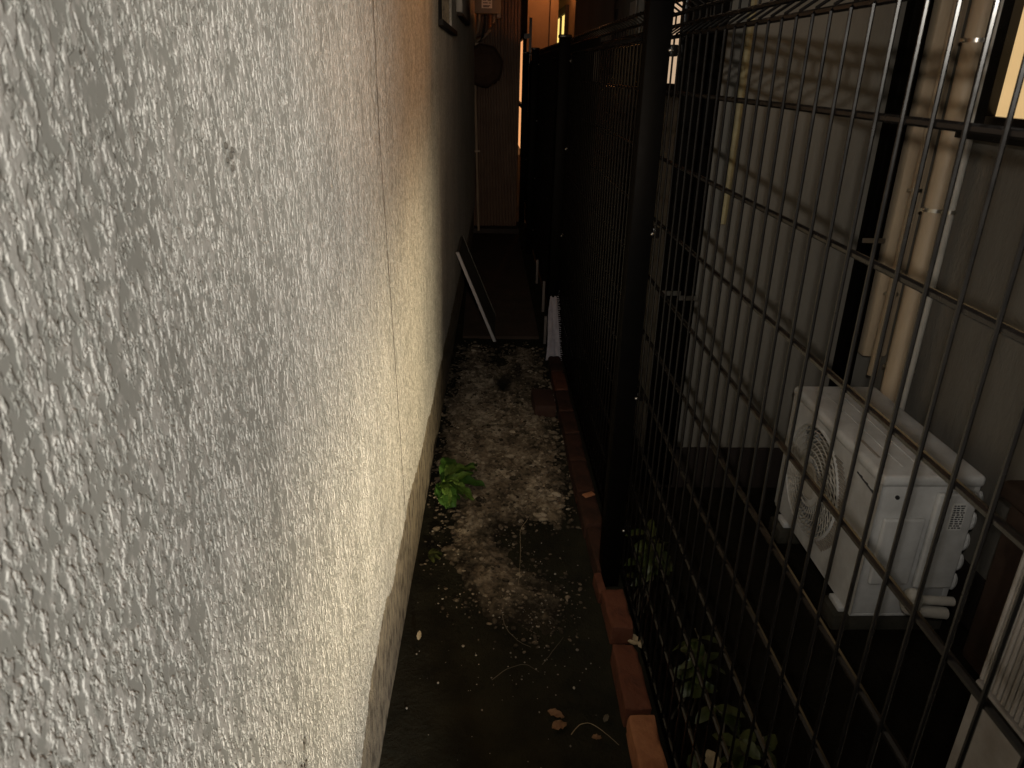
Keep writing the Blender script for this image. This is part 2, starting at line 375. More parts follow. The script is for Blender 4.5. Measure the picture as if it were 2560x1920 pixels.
# ================================================================== LEFT HOUSE (stucco wall)
def wx(y): return -0.236+0.0222*y
lh = thing('stucco_house', 'grey textured stucco house wall filling the left side of the alley', 'house', (wx(2), 2, 0))
WY0, WY1, WZ0, WZ1 = 2.945, 3.78, H+0.165, H+1.25           # window opening
YE = 7.05
b = MB()
def wallpiece(mb, y0, y1, z0, z1, o0, o1):
    """slab along the slanted wall line, between offsets o0 (inside) and o1 (outside)"""
    i = len(mb.v)
    mb.v += [(wx(y)+o, y, z) for z in (z0, z1) for y in (y0, y1) for o in (o0, o1)]
    mb.f += [tuple(i+k for k in q) for q in ((0, 2, 3, 1), (4, 5, 7, 6), (0, 1, 5, 4), (2, 6, 7, 3), (0, 4, 6, 2), (1, 3, 7, 5))]
B0, B1 = -0.28, -0.012
wallpiece(b, -1.2, WY0, -0.05, H+3.2, B0, B1)
wallpiece(b, WY0+0.0005, WY1-0.0005, -0.05, WZ0, B0, B1)
wallpiece(b, WY0+0.0005, WY1-0.0005, WZ1, H+3.2, B0, B1)
wallpiece(b, WY1, YE, -0.05, H+3.2, B0, B1)
b.build('wall', M['plinth'], lh)
EDGE = [(-1.2, H-1.30), (0.5, H-1.20), (0.96, H-1.15), (1.1, H-1.085), (1.29, H-1.06), (1.43, H-1.08), (1.59, H-1.085), (1.71, H-1.066), (2.0, H-1.095), (2.7, H-1.105), (3.2, H-1.13), (7.1, H-1.16)]
def edge(y):
    for (a, za), (c, zc) in zip(EDGE[:-1], EDGE[1:]):
        if a <= y <= c:
            z = za+(zc-za)*(y-a)/(c-a); break
    r = 0.016*fbm((y*38, 0, 3), 5)+0.030*fbm((y*6, 2, 3), 4)
    if 1.32 < y < 1.48: r -= 0.028*math.sin((y-1.32)/0.16*math.pi)
    return z+r
ct = MB()
def coat_strip(y0, y1, zfun0, ztop, step=0.012):
    n = max(1, int((y1-y0)/step)); pr = None
    for k in range(n+1):
        y = y0+(y1-y0)*k/n; zb = zfun0(y)
        cur = [(wx(y)+B1+0.0005, y, zb+0.002), (wx(y)-0.0035, y, zb), (wx(y)-0.003, y, zb+0.004), (wx(y)-0.003, y, ztop), (wx(y)+B1+0.0005, y, ztop)]
        i = len(ct.v); ct.v += cur
        if pr is not None:
            for a in range(4): ct.f.append((pr+a, i+a, i+a+1, pr+a+1))
        else: ct.f.append(tuple(i+a for a in range(5)))
        pr = i
    ct.f.append(tuple(pr+a for a in range(5))[::-1])
# a hair crack runs down the coat at y = JY: the coat is two sheets with a ragged 2 mm gap
coat_strip(-1.2, WY0, edge, H+3.2)
coat_strip(WY0+0.0003, WY1-0.0003, edge, WZ0)
coat_strip(WY0+0.0003, WY1-0.0003, lambda y: WZ1, H+3.2, 0.4)
coat_strip(WY1, YE, edge, H+3.2, 0.03)
ct.build('stucco_coat', M['stucco'], lh)
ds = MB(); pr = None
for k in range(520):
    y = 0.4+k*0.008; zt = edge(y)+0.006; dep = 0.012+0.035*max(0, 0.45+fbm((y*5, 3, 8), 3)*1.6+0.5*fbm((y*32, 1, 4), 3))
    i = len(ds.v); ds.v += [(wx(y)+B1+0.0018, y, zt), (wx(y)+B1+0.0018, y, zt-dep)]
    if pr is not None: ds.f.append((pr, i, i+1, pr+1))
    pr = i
ds.build('lip_dirt_shade', M['dirt_shade'], lh)  # dark line under the ragged lip: dirt, and the lip's shade painted in
# the part of the coat in front of the lens: a fine sheet whose relief is real geometry
yy = [0.2]
while yy[-1] < WY0-0.006: yy.append(yy[-1]+min(0.0042, max(0.0008, 0.0030*yy[-1]**2)))
yy = np.array(yy); NZ = 1060
zb = np.array([edge(v) for v in yy]); tt = np.linspace(0, 1, NZ)
ZZ = zb[:, None]+(H+0.36-zb)[:, None]*tt[None, :]
lo = np.array(WLOC['stucco_house'])
co = np.empty((len(yy), NZ, 3), dtype=np.float32)
co[..., 0] = (wx(yy)+0.0005)[:, None]-lo[0]; co[..., 1] = yy[:, None]-lo[1]; co[..., 2] = ZZ-lo[2]
idx = np.arange(len(yy)*NZ, dtype=np.int32).reshape(len(yy), NZ)
qd = np.stack([idx[:-1, :-1], idx[1:, :-1], idx[1:, 1:], idx[:-1, 1:]], -1).reshape(-1, 4)
me = bpy.data.meshes.new('stucco_relief'); me.vertices.add(co.size//3); me.vertices.foreach_set('co', co.ravel())
me.loops.add(qd.size); me.loops.foreach_set('vertex_index', qd.ravel())
me.polygons.add(len(qd)); me.polygons.foreach_set('loop_start', np.arange(0, qd.size, 4, dtype=np.int32))
me.polygons.foreach_set('use_smooth', np.ones(len(qd), dtype=bool))
me.update(calc_edges=True); me.materials.append(M['stucco'])
o = bpy.data.objects.new('stucco_relief', me); C.objects.link(o); o.parent = lh
# hairline crack: a thin ragged ribbon of dark filler sunk in the coat
crk = MB(); pr = None
for k in range(180):
    z = edge(1.62)+0.01+(H+1.2-edge(1.62))*k/179
    rel = z-H
    y = 1.478+0.0+(0.155*((-0.1-rel)/0.95) if rel < -0.1 else 0)+0.006*fbm((z*9, 3, 1), 3)+0.003*fbm((z*50, 5, 1), 2)
    wd = 0.0024+0.0022*abs(fbm((z*20, 8, 1), 2))
    cur = [(wx(y)+0.0050, y-wd, z), (wx(y)+0.003, y, z), (wx(y)+0.0050, y+wd, z)]
    i = len(crk.v); crk.v += cur
    if pr is not None: crk.f += [(pr, i, i+2, pr+2)]
    pr = i
crk.build('crack', M['joint'], lh)
# chip knocked out of the coat low down near the lens
for (cy, cz, n, r) in ((0.672, H-0.785, 9, 0.006), (0.668, H-0.07, 5, 0.0035)):
    cp = MB()
    for k in range(n):
        yy = cy+random.gauss(0, r*1.2); zz = cz+random.gauss(0, r*2.6)
        cp.ball((wx(yy)+0.0035, yy, zz), (0.0022, r*random.uniform(0.25, 0.5), r*random.uniform(0.5, 1.2)), 4, 7)
    cp.build('chipped_spot', M['joint'], lh, smooth=True)
# window far down the wall
wi = MB()
fy0, fy1 = WY0+0.001, WY1-0.001
for (y0, y1, z0, z1) in ((fy0, fy0+0.035, WZ0, WZ1), (fy1-0.035, fy1, WZ0, WZ1), (fy0+0.035, fy1-0.035, WZ0, WZ0+0.03), (fy0+0.035, fy1-0.035, WZ1-0.03, WZ1), (3.35, 3.38, WZ0+0.03, WZ1-0.03)):
    wallpiece(wi, y0, y1, z0+0.0005, z1-0.0005, -0.085, -0.045)
fr = wi.build('window', M['dark_hole'], lh)
gl = MB(); wallpiece(gl, fy0+0.03, fy1-0.03, WZ0+0.02, WZ1-0.02, -0.075, -0.07); gl.build('pane', M['glass_dark'], fr)
si = MB(); wallpiece(si, WY0-0.01, WY1+0.05, WZ0-0.022, WZ0-0.001, -0.07, 0.022); si.build('sill', M['dark_hole'], fr, bevel=0.003)
wb = MB(); wallpiece(wb, 3.06, 3.12, WZ0+0.012, WZ0+0.5, -0.042, -0.01); wb.build('white_bracket', M['white_plastic'], fr, bevel=0.003)
# shutter box
sb = MB(); wallpiece(sb, 4.1, 5.05, H+0.262, H+1.4, 0.0008, 0.032); bx = sb.build('shutter_box', M['white_plastic'], lh, bevel=0.003)
sb = MB(); wallpiece(sb, 4.13, 5.02, H+0.248, H+0.2612, 0.003, 0.03); sb.build('bottom_rail', M['brown'], bx)

# ================================================================== FAR END: corrugated wall closing the left side
fw = thing('corrugated_wall', 'dim orange ribbed metal wall closing the far end behind the water heater', 'wall', (0.1, 7.1, 0))
b = MB()
xa, xb = wx(7.05)-0.35, 0.31
n = 26
prev = None
for k in range(n*4+1):
    x = xa+(xb-xa)*k/(n*4); ph = k % 4
    y = 7.08-(0.014 if ph in (0, 1) else 0.0)
    i = len(b.v); b.v += [(x, y, 0.06), (x, y, H+3.0)]
    if prev is not None: b.f.append((prev, i, i+1, prev+1))
    prev = i
b.build('ribbed_sheet', M['ribbed'], fw)
b = MB(); b.box(xa, xb, 7.095, 7.35, 0.0, H+3.0); b.build('wall', M['dadoboard'], fw)
b = MB(); b.box(xa, xb+0.02, 6.93, 7.069, -0.03, 0.058); b.build('base_step', M['dadoboard'], fw, bevel=0.006)

# water heater with pipes
wh = thing('water_heater', 'boxy water heater with white sticker high on the far end wall', 'water heater', (0.015, 6.85, H+0.42))
b = MB(); b.box(-0.10, 0.128, 6.72, 7.05, H+0.425, H+1.05); ca = b.build('case', M['heater'], wh, bevel=0.006)
b = MB(); b.box(-0.03, 0.055, 6.717, 6.7195, H+0.462, H+0.532); stk = b.build('sticker', M['sticker'], ca)
b = MB()
for (x0, x1, z) in ((-0.02, 0.005, 0.520), (0.02, 0.045, 0.517), (-0.02, 0.02, 0.500), (0.028, 0.046, 0.500), (-0.018, 0.04, 0.480), (-0.018, 0.03, 0.472)):
    b.box(x0, x1, 6.7155, 6.7165, H+z-0.003, H+z+0.003)
b.build('print', M['ink'], stk)
for (x, zb, r, mm, dx) in ((-0.085, 0.28, 0.013, 'copper', 0.0), (-0.05, 0.30, 0.010, 'pipe_grey', -0.01), (0.0, 0.26, 0.011, 'dark_hole', -0.02), (0.04, 0.33, 0.012, 'copper', 0.0), (0.075, 0.31, 0.011, 'pipe_grey', -0.035)):
    b = MB(); b.tube([(x, 6.86, H+0.43), (x, 6.86, H+0.37), (x+dx, 6.86, H+zb), (x+dx*1.6-0.02, 6.88, H+zb-0.05), (-0.075, 6.92, H+zb-0.09)], r, 8); b.build('pipe', M[mm], wh, smooth=True)
b = MB(); b.box(0.095, 0.127, 6.74, 6.9, H+0.395, H+0.4245); b.build('bracket', M['heater'], wh)

dp = thing('drain_pipe', 'thin upright grey brown pipe pair in the far left corner under the heater', 'pipe', (-0.04, 6.8, 0))
b = MB(); b.tube([(-0.092, 6.82, H+0.36), (-0.082, 6.82, H-0.12), (-0.045, 6.82, 0.06)], 0.011, 8); b.build('pipe', M['pipe_grey'], dp, smooth=True)
b = MB(); b.tube([(-0.112, 6.9, H+0.4), (-0.108, 6.9, 0.06)], 0.014, 8); b.build('pipe', M['pipe_grey'], dp, smooth=True)
for z in (H-0.08, H-0.66, H+0.2):
    b = MB(); b.box(-0.115, -0.035, 6.795, 6.808, z-0.008, z+0.008); b.build('pipe_clip', M['pipe_grey'], dp)
# octagonal basket hanging by the pipe
hb = thing('hanging_basket', 'dark shallow eight sided woven basket hanging on the pipes below the heater', 'basket', (0.0, 6.7, H+0.02))
b = MB(); cx, cy, cz = -0.012, 6.70, H+0.035
rings = [(0.168, 6.655), (0.172, 6.66), (0.15, 6.70), (0.09, 6.735), (0.0, 6.74)]
ids = []
for r, y in rings:
    i = len(b.v)
    for k in range(16):
        a = 2*math.pi*(k+0.5)/16; rr = r*(1.0 if k % 2 == 0 else 0.94)
        b.v.append((cx+rr*math.cos(a), y, cz+rr*math.sin(a)))
    ids.append(i)
for a, c in zip(ids[:-1], ids[1:]):
    for k in range(16): b.f.append((a+k, a+(k+1) % 16, c+(k+1) % 16, c+k))
b.build('weave', M['basket'], hb)
b = MB()
for k in range(8):
    a = 2*math.pi*(k*2+0.5)/16; b.tube([(cx, 6.728, cz), (cx+0.09*math.cos(a), 6.724, cz+0.09*math.sin(a)), (cx+0.165*math.cos(a), 6.656, cz+0.165*math.sin(a))], 0.003, 5)
b.build('spokes', M['basket'], hb)
b = MB(); b.tube([(cx-0.07, 6.66, cz+0.16), (cx-0.075, 6.68, cz+0.25), (cx-0.08, 6.8, cz+0.3)], 0.003, 6); b.build('hook', M['clamp'], hb)

# ================================================================== FAR COURT: orange lit houses
an = thing('far_annex', 'orange lit plain house end beyond the end of the black fence', 'house', (0.95, 14.5, 0))
b = MB(); b.box(0.72, 1.24, 14.0, 18, -0.1, H+3.2); b.build('wall', M['render_warm'], an)
b = MB(); b.box(0.66, 0.719, 14.1, 14.2, 0, H+0.62); b.box(0.66, 0.719, 17.6, 17.7, 0, H+0.62); b.box(0.66, 0.719, 14.2, 17.6, H+0.52, H+0.62); b.box(0.66, 0.719, 14.2, 17.6, H-0.62, H-0.55)
df = b.build('door_frame', M['dark_hole'], an)
b = MB(); b.box(0.70, 0.716, 14.2, 17.6, 0.02, H+0.52); b.build('lit_pane', M['lit_door'], df)
b = MB()
b.box(1.10, 1.15, 13.94, 13.999, -0.05, H+3.0); b.build('downpipe', M['render_warm'], an)
ho = thing('far_house', 'orange lit house wall with a glowing yellow window beyond the annex', 'house', (1.6, 15, 0))
b = MB(); b.box(1.42, 1.7, 11.5, 20, -0.1, H+3.4); b.build('wall', M['render_warm'], ho)
b = MB()
y0, y1, z0, z1 = 14.1, 16.2, H-0.6, H+0.93
b.box(1.36, 1.419, y0-0.12, y0, z0-0.1, z1+0.12); b.box(1.36, 1.419, y1, y1+0.12, z0-0.1, z1+0.12); b.box(1.36, 1.419, y0, y1, z1, z1+0.12); b.box(1.36, 1.419, y0, y1, z0-0.1, z0); b.box(1.37, 1.418, 14.95, 15.12, z0, z1)
wf = b.build('window_frame', M['dark_hole'], ho)
b = MB(); b.box(1.40, 1.415, y0, y1, z0, z1); b.build('lit_pane', M['lit_yellow'], wf)
# wall lamp above the window: a small shade, its bulb and the lamp's own light
wl = thing('wall_lamp', 'small shaded wall lamp above the glowing yellow window', 'lamp', (1.30, 13.2, H+1.6))
b = MB(); b.tube([(1.42, 13.2, H+1.72), (1.30, 13.2, H+1.74)], 0.012, 8); b.tube([(1.30, 13.2, H+1.78), (1.30, 13.2, H+1.62)], [0.03, 0.10], 14, caps=False); b.build('shade', M['black'], wl)
b = MB(); b.ball((1.30, 13.2, H+1.66), 0.03); b.build('bulb', M['bulb'], wl, smooth=True)
lamp('wall_lamp_light', 'POINT', (1.27, 13.2, H+1.58), 24.0, (1.0, 0.33, 0.09), 0.04).parent = None
gp = MB(); gp.box(0.485, 0.515, 9.0, 9.03, -0.01, H+0.54); gp.box(0.43, 0.4845, 9.005, 9.025, H+0.33, H+0.38)
tag(gp.build('gate_post', M['black']), 'thin dark gate post standing past the end of the fence', 'post')

# ================================================================== RIGHT HOUSE
rh = thing('beige_house', 'dim beige grey house seen through the black mesh fence on the right', 'house', (1.5, 2.6, ZY))
W1 = 1.52; W2 = 2.62; W3 = 0.72
b = MB()
b.box(W1, W1+0.2, -0.75, W2+0.2, ZY-0.05, H+3.4)
b.box(W3, W1-0.0005, W2, W2+0.2, ZY-0.05, H+3.4)
b.box(W3, W3+0.2, W2+0.2005, 6.6, ZY-0.05, H+3.4)
b.box(W3+0.2005, 2.2, 6.4, 6.6, ZY-0.05, H+3.4)
b.build('wall', M['siding'], rh)
b = MB(); b.box(W3-0.012, W1-0.001, W2-0.012, W2-0.0005, ZY-0.04, ZY+0.16); b.box(W1-0.012, W1-0.0005, -0.7, W2-0.0125, ZY-0.04, ZY+0.16); b.build('foundation', M['dadoboard'], rh)
# near window with gold light
def win_x(x, y0, y1, z0, z1, fw_, depth, panemat, mull=None, name='window', up=None, upm=None):
    fb = min(fw_, 0.055); b = MB()
    b.box(x-depth, x-0.001, y0, y0+fw_, z0, z1); b.box(x-depth, x-0.001, y1-fw_, y1, z0, z1)
    b.box(x-depth, x-0.001, y0+fw_, y1-fw_, z0, z0+fb); b.box(x-depth, x-0.001, y0+fw_, y1-fw_, z1-fw_, z1)
    if mull: b.box(x-depth+0.004, x-0.002, mull-0.012, mull+0.012, z0+fw_, z1-fw_)
    f = b.build(name, M['black'], rh, bevel=0.002)
    zt = z1-fw_+0.001 if up is None else up
    b = MB(); b.box(x-0.02, x-0.008, y0+fw_-0.001, y1-fw_+0.001, z0+fb-0.001, zt-0.0005); b.build('lit_pane', panemat, f)
    if up is not None:
        b = MB(); b.box(x-0.02, x-0.008, y0+fw_-0.001, y1-fw_+0.001, up+0.0005, z1-fw_+0.001); b.build('lit_upper_pane', upm, f)
    return f
f1 = win_x(W1, 1.45, 2.43, H-0.145, H+1.0, 0.17, 0.05, M['lit_gold'], up=H+0.36, upm=M['lit_fill'])
b = MB(); b.box(W1-0.066, W1-0.0502, 1.43, 2.43, H-0.158, H-0.13); b.build('sill', M['black'], f1)
f3 = win_x(W3, 2.82, 3.16, H-0.075, H+0.9, 0.045, 0.035, M['lit_peach'])
# louvred box with a small plate on the far part of the wall
b = MB(); b.box(W3-0.03, W3-0.001, 3.72, 4.42, H+0.12, H+0.95); lb = b.build('meter_box', M['siding'], rh, bevel=0.004)
for k in range(8):
    b = MB(); b.box(W3-0.0325, W3-0.0305, 4.28, 4.36, H+0.17+k*0.09, H+0.22+k*0.09); b.build('louvre', M['dark_hole'], lb)
b = MB(); b.box(W3-0.0325, W3-0.0305, 3.76, 3.92, H+0.255, H+0.31); b.build('plate', M['white_plastic'], lb)
# orange window beyond the screen
b = MB(); b.box(W3-0.03, W3-0.001, 5.95, 6.0, H-0.55, H+0.11); b.box(W3-0.03, W3-0.001, 6.5, 6.55, H-0.55, H+0.11); b.box(W3-0.03, W3-0.001, 6.0, 6.5, H+0.06, H+0.11); b.box(W3-0.03, W3-0.001, 6.0, 6.5, H-0.55, H-0.5)
f4 = b.build('window', M['black'], rh)
b = MB(); b.box(W3-0.018, W3-0.006, 6.0, 6.5, H-0.5, H+0.06); b.build('lit_pane', M['lit_orange'], f4)

el = thing('added_lamp', 'added unseen lamp high on the beige house, tinting the left wall', 'lamp', (W3-0.08, 3.05, H+1.55))
b = MB(); b.tube([(W3-0.001, 3.05, H+1.62), (W3-0.08, 3.05, H+1.66)], 0.012, 8); b.tube([(W3-0.075, 3.05, H+1.68), (W3-0.125, 3.02, H+1.58)], [0.025, 0.07], 14, caps=False); b.build('shade', M['black'], el)
b = MB(); b.ball((W3-0.095, 3.035, H+1.635), 0.018); b.build('bulb', M['bulb'], el, smooth=True)
lamp('added_lamp_light', 'SPOT', (W3-0.115, 3.03, H+1.59), 85.0, (1.0, 0.45, 0.17), 0.03, aim=(wx(2.1), 2.1, H+0.50), cone=RAD(56), blend=1.0)  # added above the view to put an orange tint on the upper stucco
# downspouts, pipes on that house
def downspout(cx, cy, w_, label, clipz):
    t = thing('downspout', label, 'downspout', (cx, cy, ZY), 'black downspouts on the beige house')
    b = MB(); b.box(cx-w_/2, cx+w_/2, cy-0.028, cy+0.028, ZY+0.02, H+3.0); b.build('pipe', M['post'], t, bevel=0.006)
    for z in clipz:
        b = MB(); b.box(cx-w_/2-0.012, cx+w_/2+0.006, cy-0.034, cy-0.0285, z-0.008, z+0.008); c = b.build('clip', M['clamp'], t)
    return t
downspout(0.672, 2.575, 0.058, 'black square downspout at the house corner behind the front fence panel', (H-0.72,))
downspout(0.742, 2.585, 0.050, 'black square downspout just right of the corner downspout, closer to the wall', (H-0.74,))
downspout(1.372, 2.575, 0.062, 'wide black downspout beside the beige pipes above the air conditioner', (H-0.52,))
def pipe(name, label, pts, r, mm, clamps=(), cl='pipe', trunk=None):
    t = thing(name, label, cl, (pts[-1][0], pts[-1][1], pts[-1][2]), 'beige pipes running down to the air conditioner')
    b = MB()
    if trunk: b.box(*trunk)
    else: b.tube(pts, r, 14)
    b.build('tube', M[mm], t, smooth=True, bevel=0.012 if trunk else 0)
    for z, rr in clamps:
        x, y = pts[0][0], pts[0][1]
        b = MB(); b.tube([(x, y, z-0.006), (x, y, z+0.006)], rr, 14); b.tube([(x-rr, y, z), (x-rr-0.012, y-0.006, z)], 0.006, 6); b.build('clamp', M['clamp'], t, smooth=True)
    return t
ZA = H-0.98
pipe('pipe_cover', 'wide flat beige pipe cover next to the black downspout', [(1.47, 2.59, H+3), (1.47, 2.59, H-0.94)], 0, 'beige', trunk=(1.425, W1-0.002, 2.55, 2.615, H-0.96, H+3))
pipe('thin_pipe', 'thin beige pipe with dark joints beside the wide pipe cover', [(1.46, 2.51, H+3), (1.46, 2.51, H-0.25), (1.455, 2.505, H-0.62), (1.43, 2.47, H-1.0)], 0.017, 'beige', ((H-0.34, 0.019), (H-0.70, 0.019)))
pipe('insulated_pipe', 'thick round beige insulated pipe held by a shiny band', [(1.47, 2.393, H+3), (1.47, 2.393, H-0.7), (1.45, 2.36, H-1.05)], 0.036, 'beige', ((H-0.385, 0.0385), (H+0.115, 0.0385), (H-0.93, 0.039)))
pipe('conduit', 'slim pale conduit nearest the lit window on the right', [(1.475, 2.32, H+3), (1.475, 2.32, H-0.62), (1.46, 2.30, H-1.1)], 0.0135, 'white_plastic', ((H-0.38, 0.0165), (H-0.92, 0.0165)))
t = thing('taped_pipe', 'yellowish tape wrapped pipe on the back wall left of the shadows', 'pipe', (0.85, 2.6, ZY), None)
b = MB(); b.tube([(0.848, 2.598, H+2.5), (0.846, 2.598, H-0.15), (0.842, 2.598, H-0.48)], 0.013, 8); b.build('tube', nmat('tape', (0.30, 0.26, 0.14), 0.6, var=(0.22, 0.19, 0.11), vscale=30, bump=(40, 0.004)), t, smooth=True)

# ================================================================== AIR CONDITIONER behind the fence
AX0, AX1, AY0, AY1, AZ0, AZ1 = 1.106, 1.392, 1.735, 2.365, H-1.475, H-1.0
ac = thing('air_conditioner', 'white outdoor air conditioner with round fan grille under the beige pipes', 'air conditioner', (1.25, 2.05, ZY))
GY, GZ, GR = 2.125, H-1.245, 0.196
b = MB()
# front panel with a round opening
N = 48
def sq(a):
    c, s_ = math.cos(a), math.sin(a)
    k = 1e9
    if c > 1e-6: k = min(k, (AY1-GY)/c)
    if c < -1e-6: k = min(k, (AY0-GY)/c)
    if s_ > 1e-6: k = min(k, (AZ1-0.03-GZ)/s_)
    if s_ < -1e-6: k = min(k, (AZ0-GZ)/s_)
    return GY+k*c, GZ+k*s_
angs = sorted(set([2*math.pi*k/N for k in range(N)]+[math.atan2(z-GZ, y-GY) % (2*math.pi) for y in (AY0, AY1) for z in (AZ0, AZ1-0.03)]))
n = len(angs)
for a in angs:
    y, z = sq(a); ci, si_ = math.cos(a), math.sin(a)
    b.v += [(AX0, y, z), (AX0, GY+GR*ci, GZ+GR*si_), (AX0-0.006, GY+(GR-0.006)*ci, GZ+(GR-0.006)*si_), (AX0+0.03, GY+(GR-0.012)*ci, GZ+(GR-0.012)*si_)]
for k in range(n):
    i, j = 4*k, 4*((k+1) % n)
    for q_ in range(3): b.f.append((i+q_, j+q_, j+q_+1, i+q_+1))
b.build('front_panel', M['white_metal'], ac, smooth=True)
b = MB(); b.box(AX0+0.0005, AX1-0.02, AY0+0.004, AY0+0.02, AZ0, AZ1-0.03); b.box(AX0+0.002, AX1-0.02, AY1-0.02, AY1-0.002, AZ0, AZ1-0.03); b.box(AX1-0.0195, AX1-0.002, AY0+0.004, AY1-0.002, AZ0, AZ1-0.03); b.box(AX0+0.002, AX1-0.002, AY0+0.005, AY1-0.003, AZ0-0.012, AZ0-0.0005)
body = b.build('body', M['white_metal'], ac, bevel=0.003)
b = MB(); b.box(AX0-0.006, AX1+0.004, AY0-0.006, AY1+0.006, AZ1-0.036, AZ1); b.build('top_cover', M['white_metal'], ac, bevel=0.014, seg=4)
b = MB(); b.box(AX0+0.03, AX0+0.038, AY0+0.10, AY0+0.21, AZ1-0.001, AZ1+0.0035); b.build('top_groove', M['fin'], ac)
for k in range(3):
    b = MB(); b.box(AX0+0.075+0.05*k, AX0+0.079+0.05*k, AY0+0.05, AY1-0.06, AZ1-0.002, AZ1+0.0025); b.build('top_rib', M['white_metal'], ac, bevel=0.001)
b = MB(); b.tube([(AX0+0.12, GY, GZ), (AX0+0.125, GY, GZ)], GR-0.014, 32); b.build('fan_well', M['dark_hole'], ac)
b = MB(); b.tube([(AX0+0.09, GY, GZ), (AX0+0.06, GY, GZ)], [0.05, 0.04], 16)
for k in range(3):
    a0 = 2*math.pi*k/3
    i = len(b.v)
    for (r, da, dx) in ((0.04, 0, 0.06), (0.17, 0.25, 0.055), (0.165, 1.1, 0.095), (0.04, 0.9, 0.095)):
        b.v.append((AX0+dx, GY+r*math.cos(a0+da), GZ+r*math.sin(a0+da)))
    b.f.append((i, i+1, i+2, i+3))
b.build('fan', M['fin'], ac)
gr = MB()
for k in range(44):
    a0 = 2*math.pi*k/44; pts = []
    for s_ in range(6):
        r = 0.062+(GR-0.010-0.062)*s_/5; a = a0+0.9*(s_/5)**1.2
        pts.append((AX0-0.010+0.010*(r/GR)**2, GY+r*math.cos(a), GZ+r*math.sin(a)))
    gr.tube(pts, 0.0021, 5)
for r in (0.062, 0.085, 0.108, 0.131, 0.153, 0.173, 0.187):
    pts = [(AX0-0.011+0.010*(r/GR)**2, GY+r*math.cos(2*math.pi*k/40), GZ+r*math.sin(2*math.pi*k/40)) for k in range(41)]
    gr.tube(pts, 0.0022, 5, caps=False)
g_ = gr.build('fan_grille', M['white_plastic'], ac, smooth=True)
b = MB(); b.tube([(AX0-0.013, GY, GZ), (AX0-0.006, GY, GZ)], [0.054, 0.062], 28); b.build('hub_plate', M['white_plastic'], g_, smooth=True)
b = MB()
for k in range(30):
    z = GZ-0.165+0.0112*k; hw = math.sqrt(max(0, 0.212**2-(z-GZ)**2)); hi = math.sqrt(max(0, 0.196**2-(z-GZ)**2))
    y0 = GY-hw-0.03; y1 = GY-hi-0.004
    if y0 < AY0+0.09: y0 = max(y0, AY0+0.075)
    b.box(AX0-0.004, AX0-0.0005, y0, y1, z-0.003, z+0.003)
b.build('side_slats', M['fin'], ac)
b = MB()
for k in range(9): b.box(AX0-0.0022, AX0-0.0005, AY0+0.032+0.0115*k, AY0+0.041+0.0115*k, H-1.076+0.0012*k, H-1.068+0.0012*k-(0.003 if k % 3 else 0))
b.build('badge', M['ink'], ac)
# service side towards the lens
b = MB(); b.box(AX0+0.025, AX0+0.145, AY0-0.012, AY0+0.0035, H-1.36, H-1.135); sc_ = b.build('service_cover', M['white_metal'], ac, bevel=0.008, seg=3)
b = MB(); b.box(AX0+0.16, AX1-0.012, AY0-0.016, AY0+0.0035, H-1.37, H-1.05); vc = b.build('valve_cover', M['white_metal'], ac, bevel=0.007, seg=3)
b = MB(); b.box(AX0+0.205, AX0+0.245, AY0-0.0178, AY0-0.0163, H-1.165, H-1.078); lb = b.build('rating_label', M['sticker'], vc)
b = MB(); random.seed(3)
for k in range(11):
    z = H-1.085-0.0072*k; x = AX0+0.208
    while x < AX0+0.240:
        ww = random.uniform(0.003, 0.010); b.box(x, min(x+ww, AX0+0.242), AY0-0.0188, AY0-0.0179, z-0.0022, z+0.0015); x += ww+random.uniform(0.002, 0.005)
b.build('print', M['ink'], lb)
b = MB(); b.tube([(AX0+0.052, AY0-0.001, H-1.07), (AX0+0.052, AY0+0.004, H-1.07)], 0.006, 10); b.build('screw_hole', M['dark_hole'], ac)
b = MB()
b.tube([(AX0+0.17, AY0-0.045, H-1.385), (AX1-0.02, AY0-0.045, H-1.392)], 0.014, 10); b.tube([(AX0+0.165, AY0-0.05, H-1.42), (AX1-0.035, AY0-0.05, H-1.43)], 0.018, 10)
b.ball((AX0+0.15, AY0-0.035, H-1.40), (0.03, 0.03, 0.045), 8, 12);
b.build('valve_pipes', M['white_plastic'], ac, smooth=True)
for k in range(5):
    b = MB(); b.ball((AX1+0.002, AY0+0.006, H-1.08-0.07*k), (0.012, 0.012, 0.03), 6, 8); b.build('back_lug', M['white_metal'], ac, smooth=True)
for y in (AY0+0.08, AY1-0.1):
    b = MB(); b.box(AX0-0.012, AX1+0.012, y-0.035, y+0.035, AZ0-0.03, AZ0-0.0125); b.build('foot', M['white_metal'], ac, bevel=0.004)
    c_ = MB(); c_.box(AX0-0.03, AX1+0.03, y-0.05, y+0.05, ZY-0.03, AZ0-0.031)
    c_ = c_.build('foot_block', M['dark_block'], bevel=0.006); tag(c_, 'concrete block under the '+('near' if y < 2 else 'far')+' foot of the air conditioner', 'block', 'concrete blocks under the air conditioner')

